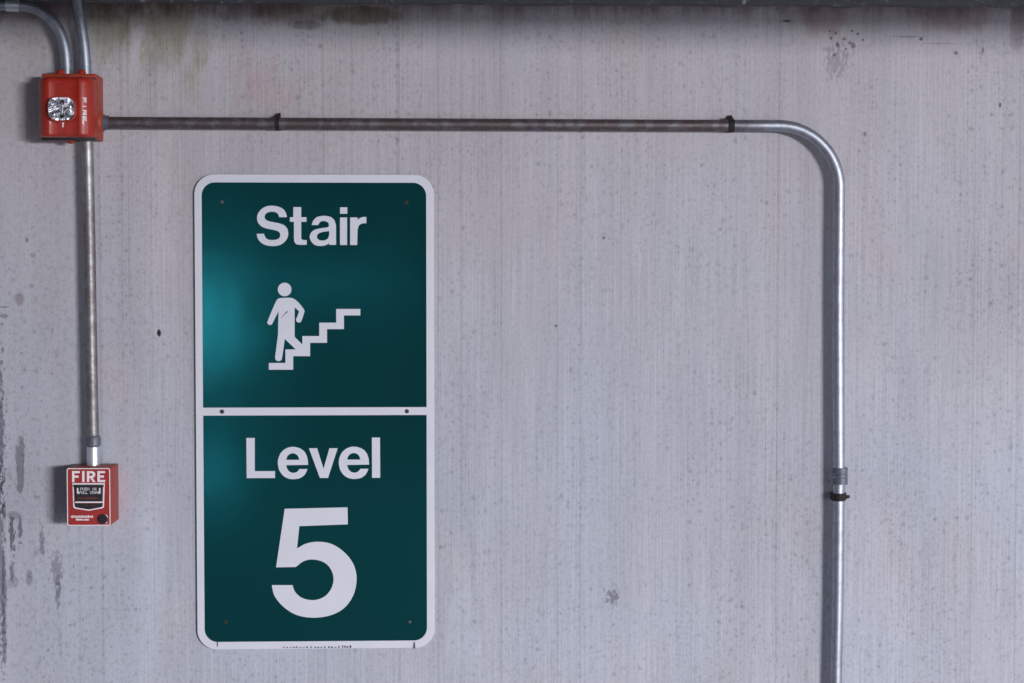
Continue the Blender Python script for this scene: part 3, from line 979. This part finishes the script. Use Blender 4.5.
# bend away to the left, just under the slab
bend = thing('conduit', W(66.6, 72, c_t), 'grey conduit bending from the top of the strobe away to the left edge', 'conduit', 'wall conduits')
tube('pipe', spline(path([(66.8, 80), (66.7, 66), (65.2, 49), (60.8, 34), (53.6, 22), (44, 13.4), (32, 7.6), (18, 5.4), (-8, 5.0), (-60, 4.6)], c_t), 8), CR * .92, M['conduit_top'], bend, 24)
q0, q1 = W(6.5, 5.1, c_t), W(20, 5.4, c_t)
lathe('coupling', q0, q1 - q0, [(0, .0112), (.0004, .0128), ((q1 - q0).length - .0004, .0128), ((q1 - q0).length, .0112)], M['zinc'], bend, 20)

# up into the slab
rise = thing('conduit', W(85.5, 72, c_t), 'grey conduit rising from the top of the strobe into the dark slab', 'conduit', 'wall conduits')
tube('pipe', spline(path([(85.8, 80), (85.6, 66), (84.3, 48), (81.8, 30), (78.6, 12), (76.2, -4), (75.2, -12)], c_t), 8), CR * .92, M['conduit_top'], rise, 24)


# ------------------------------------------------------------------ straps
def strap(at, along, side, label, hw=0.0078, shift=0.0, tip_len=.0125, ear=.0027):
    """one-hole malleable strap: band over the pipe, spacer behind it, ear with a bolt.
    along = pipe direction, side = towards the ear (unit vectors in the wall plane)"""
    t_ = thing('conduit_strap', Vector((at.x, 0, at.z)), label, 'pipe clamp', 'conduit straps')
    al, sd, outv = Vector(along), Vector(side), Vector((0, -1, 0))
    base = Vector((at.x, 0, at.z))

    def P(a_, s_, o_):
        return base + al * a_ + sd * s_ + outv * o_
    c = c_r
    bm = bmesh.new()
    r0, r1 = CR - .0002, CR + .0009
    prev = None
    prof = [(-r1, 0.004)]
    arc = [(180 - 180 * k / 18) for k in range(19)]
    outer_ = [(-r1, 0.010)] + [(r1 * math.cos(math.radians(a_)), c + r1 * math.sin(math.radians(a_))) for a_ in arc] + [(r1, c - .004), (r1 + .004, c - .006)]
    inner_ = [(-r0, 0.010)] + [(r0 * math.cos(math.radians(a_)), c + r0 * math.sin(math.radians(a_))) for a_ in arc] + [(r0, c - .007), (r1 + .004, c - .010)]
    for (so, oo), (si, oi) in zip(outer_, inner_):
        q = [bm.verts.new(P(-hw, so, oo)), bm.verts.new(P(hw, so, oo)), bm.verts.new(P(hw, si, oi)), bm.verts.new(P(-hw, si, oi))]
        if prev:
            for k in range(4):
                bm.faces.new((prev[k], prev[(k + 1) % 4], q[(k + 1) % 4], q[k]))
        else:
            bm.faces.new(q)
        prev = q
    bm.faces.new(prev)
    from_bm('band', bm, M['dark_iron'], t_, True, 40)
    bm = bmesh.new()                                   # spacer that holds the pipe off the wall
    pts8 = [P(a_, s_, o_) for a_ in (-.007, .007) for (s_, o_) in ((-.0105, 0), (.0110, 0), (.0090, c - CR * .85), (-.0090, c - CR * .85))]
    vs = [bm.verts.new(p) for p in pts8]
    for f in ((0, 1, 2, 3), (7, 6, 5, 4), (0, 4, 5, 1), (1, 5, 6, 2), (2, 6, 7, 3), (3, 7, 4, 0)):
        bm.faces.new([vs[i] for i in f])
    from_bm('spacer', bm, M['dark_iron'], t_, False)
    bm = bmesh.new()                                   # ear
    tip = r1 + tip_len
    pts8 = [P(shift + a_, s_, o_) for a_ in (-ear, ear) for (s_, o_) in ((CR, 0.0), (tip, 0.0), (tip, .0065), (CR + .003, c - .008), (CR, c - .006))]
    vs = [bm.verts.new(p) for p in pts8]
    bm.faces.new(vs[:5])
    bm.faces.new(list(reversed(vs[5:])))
    for k in range(5):
        bm.faces.new((vs[k], vs[(k + 1) % 5], vs[5 + (k + 1) % 5], vs[5 + k]))
    from_bm('ear', bm, M['dark_iron'], t_, False)
    lathe('bolt', P(shift, tip - .0045, .004), outv, [(0, .0022), (.0030, .0022), (.0031, .0031), (.0055, .0031), (.0060, .0024)], M['dark_iron'], t_, 6, 20)
    return t_


strap(Vector((W(277.5, 123.4, c_r).x, 0, h0.z + (h1.z - h0.z) * .26)), (1, 0, 0), (0, 0, 1), 'rusty strap on the horizontal conduit above the green sign', hw=.0042, shift=.001, tip_len=.0100)
strap(Vector((W(730.8, 125.5, c_r).x, 0, h0.z + (h1.z - h0.z) * .95)), (1, 0, 0), (0, 0, 1), 'rusty strap on the horizontal conduit just before its bend', hw=.0062, shift=.003, tip_len=.0100)
v_ = W(838.8, 496.8, c_r)
strap(Vector((v_.x, 0, v_.z)), (0, 0, 1), (1, 0, 0), 'black iron strap below the grey coupling on the right conduit', shift=-.0030, tip_len=.0150)

# ------------------------------------------------------------------ light
w = bpy.data.worlds.new('world')
SC.world = w
w.use_nodes = True
bg = w.node_tree.nodes['Background']
bg.inputs[0].default_value = (0.90, 0.89, 1.0, 1)
bg.inputs[1].default_value = 0.30


def area(name, loc, target, sx, sy, power, color):
    l = bpy.data.lights.new(name, 'AREA')
    l.shape = 'RECTANGLE'
    l.size, l.size_y = sx, sy
    l.energy = power
    l.color = color
    o = bpy.data.objects.new(name, l)
    COL.objects.link(o)
    o.location = loc
    o.rotation_euler = (Vector(target) - Vector(loc)).to_track_quat('-Z', 'Y').to_euler()
    return o


area('daylight_opening', (5.6, -10.0, 2.12), (0, 0, 1.5), 2.3, 1.04, 1250, (1.0, 0.97, 1.0))
area('daylight_side', (6.4, -3.0, 1.5), (0, -2.0, 0.3), 2.4, 1.2, 75, (0.86, 0.92, 1.0))
area('doorway_glow', (-1.70, -8.0, 1.36), (-0.49, 0, 1.57), 0.24, 0.5, 11, (0.80, 0.92, 1.0))
area('far_opening', (-0.75, -8.0, 1.58), (-0.3, 0, 1.6), 0.9, 0.12, 1.2, (0.7, 0.9, 1.0))
area('added_low_lamp', (-1.66, -8.0, 0.36), (-0.49, 0, 1.2), 0.24, 0.40, 2.2, (0.7, 0.9, 1.0))  # lamp added only for the sheen on the lower green panel

vs_ = SC.view_settings
SC.display_settings.display_device = 'sRGB'
vs_.view_transform = 'Standard'
vs_.look = 'None'
vs_.exposure = 0.0
vs_.gamma = 1.0
vs_.use_curve_mapping = False
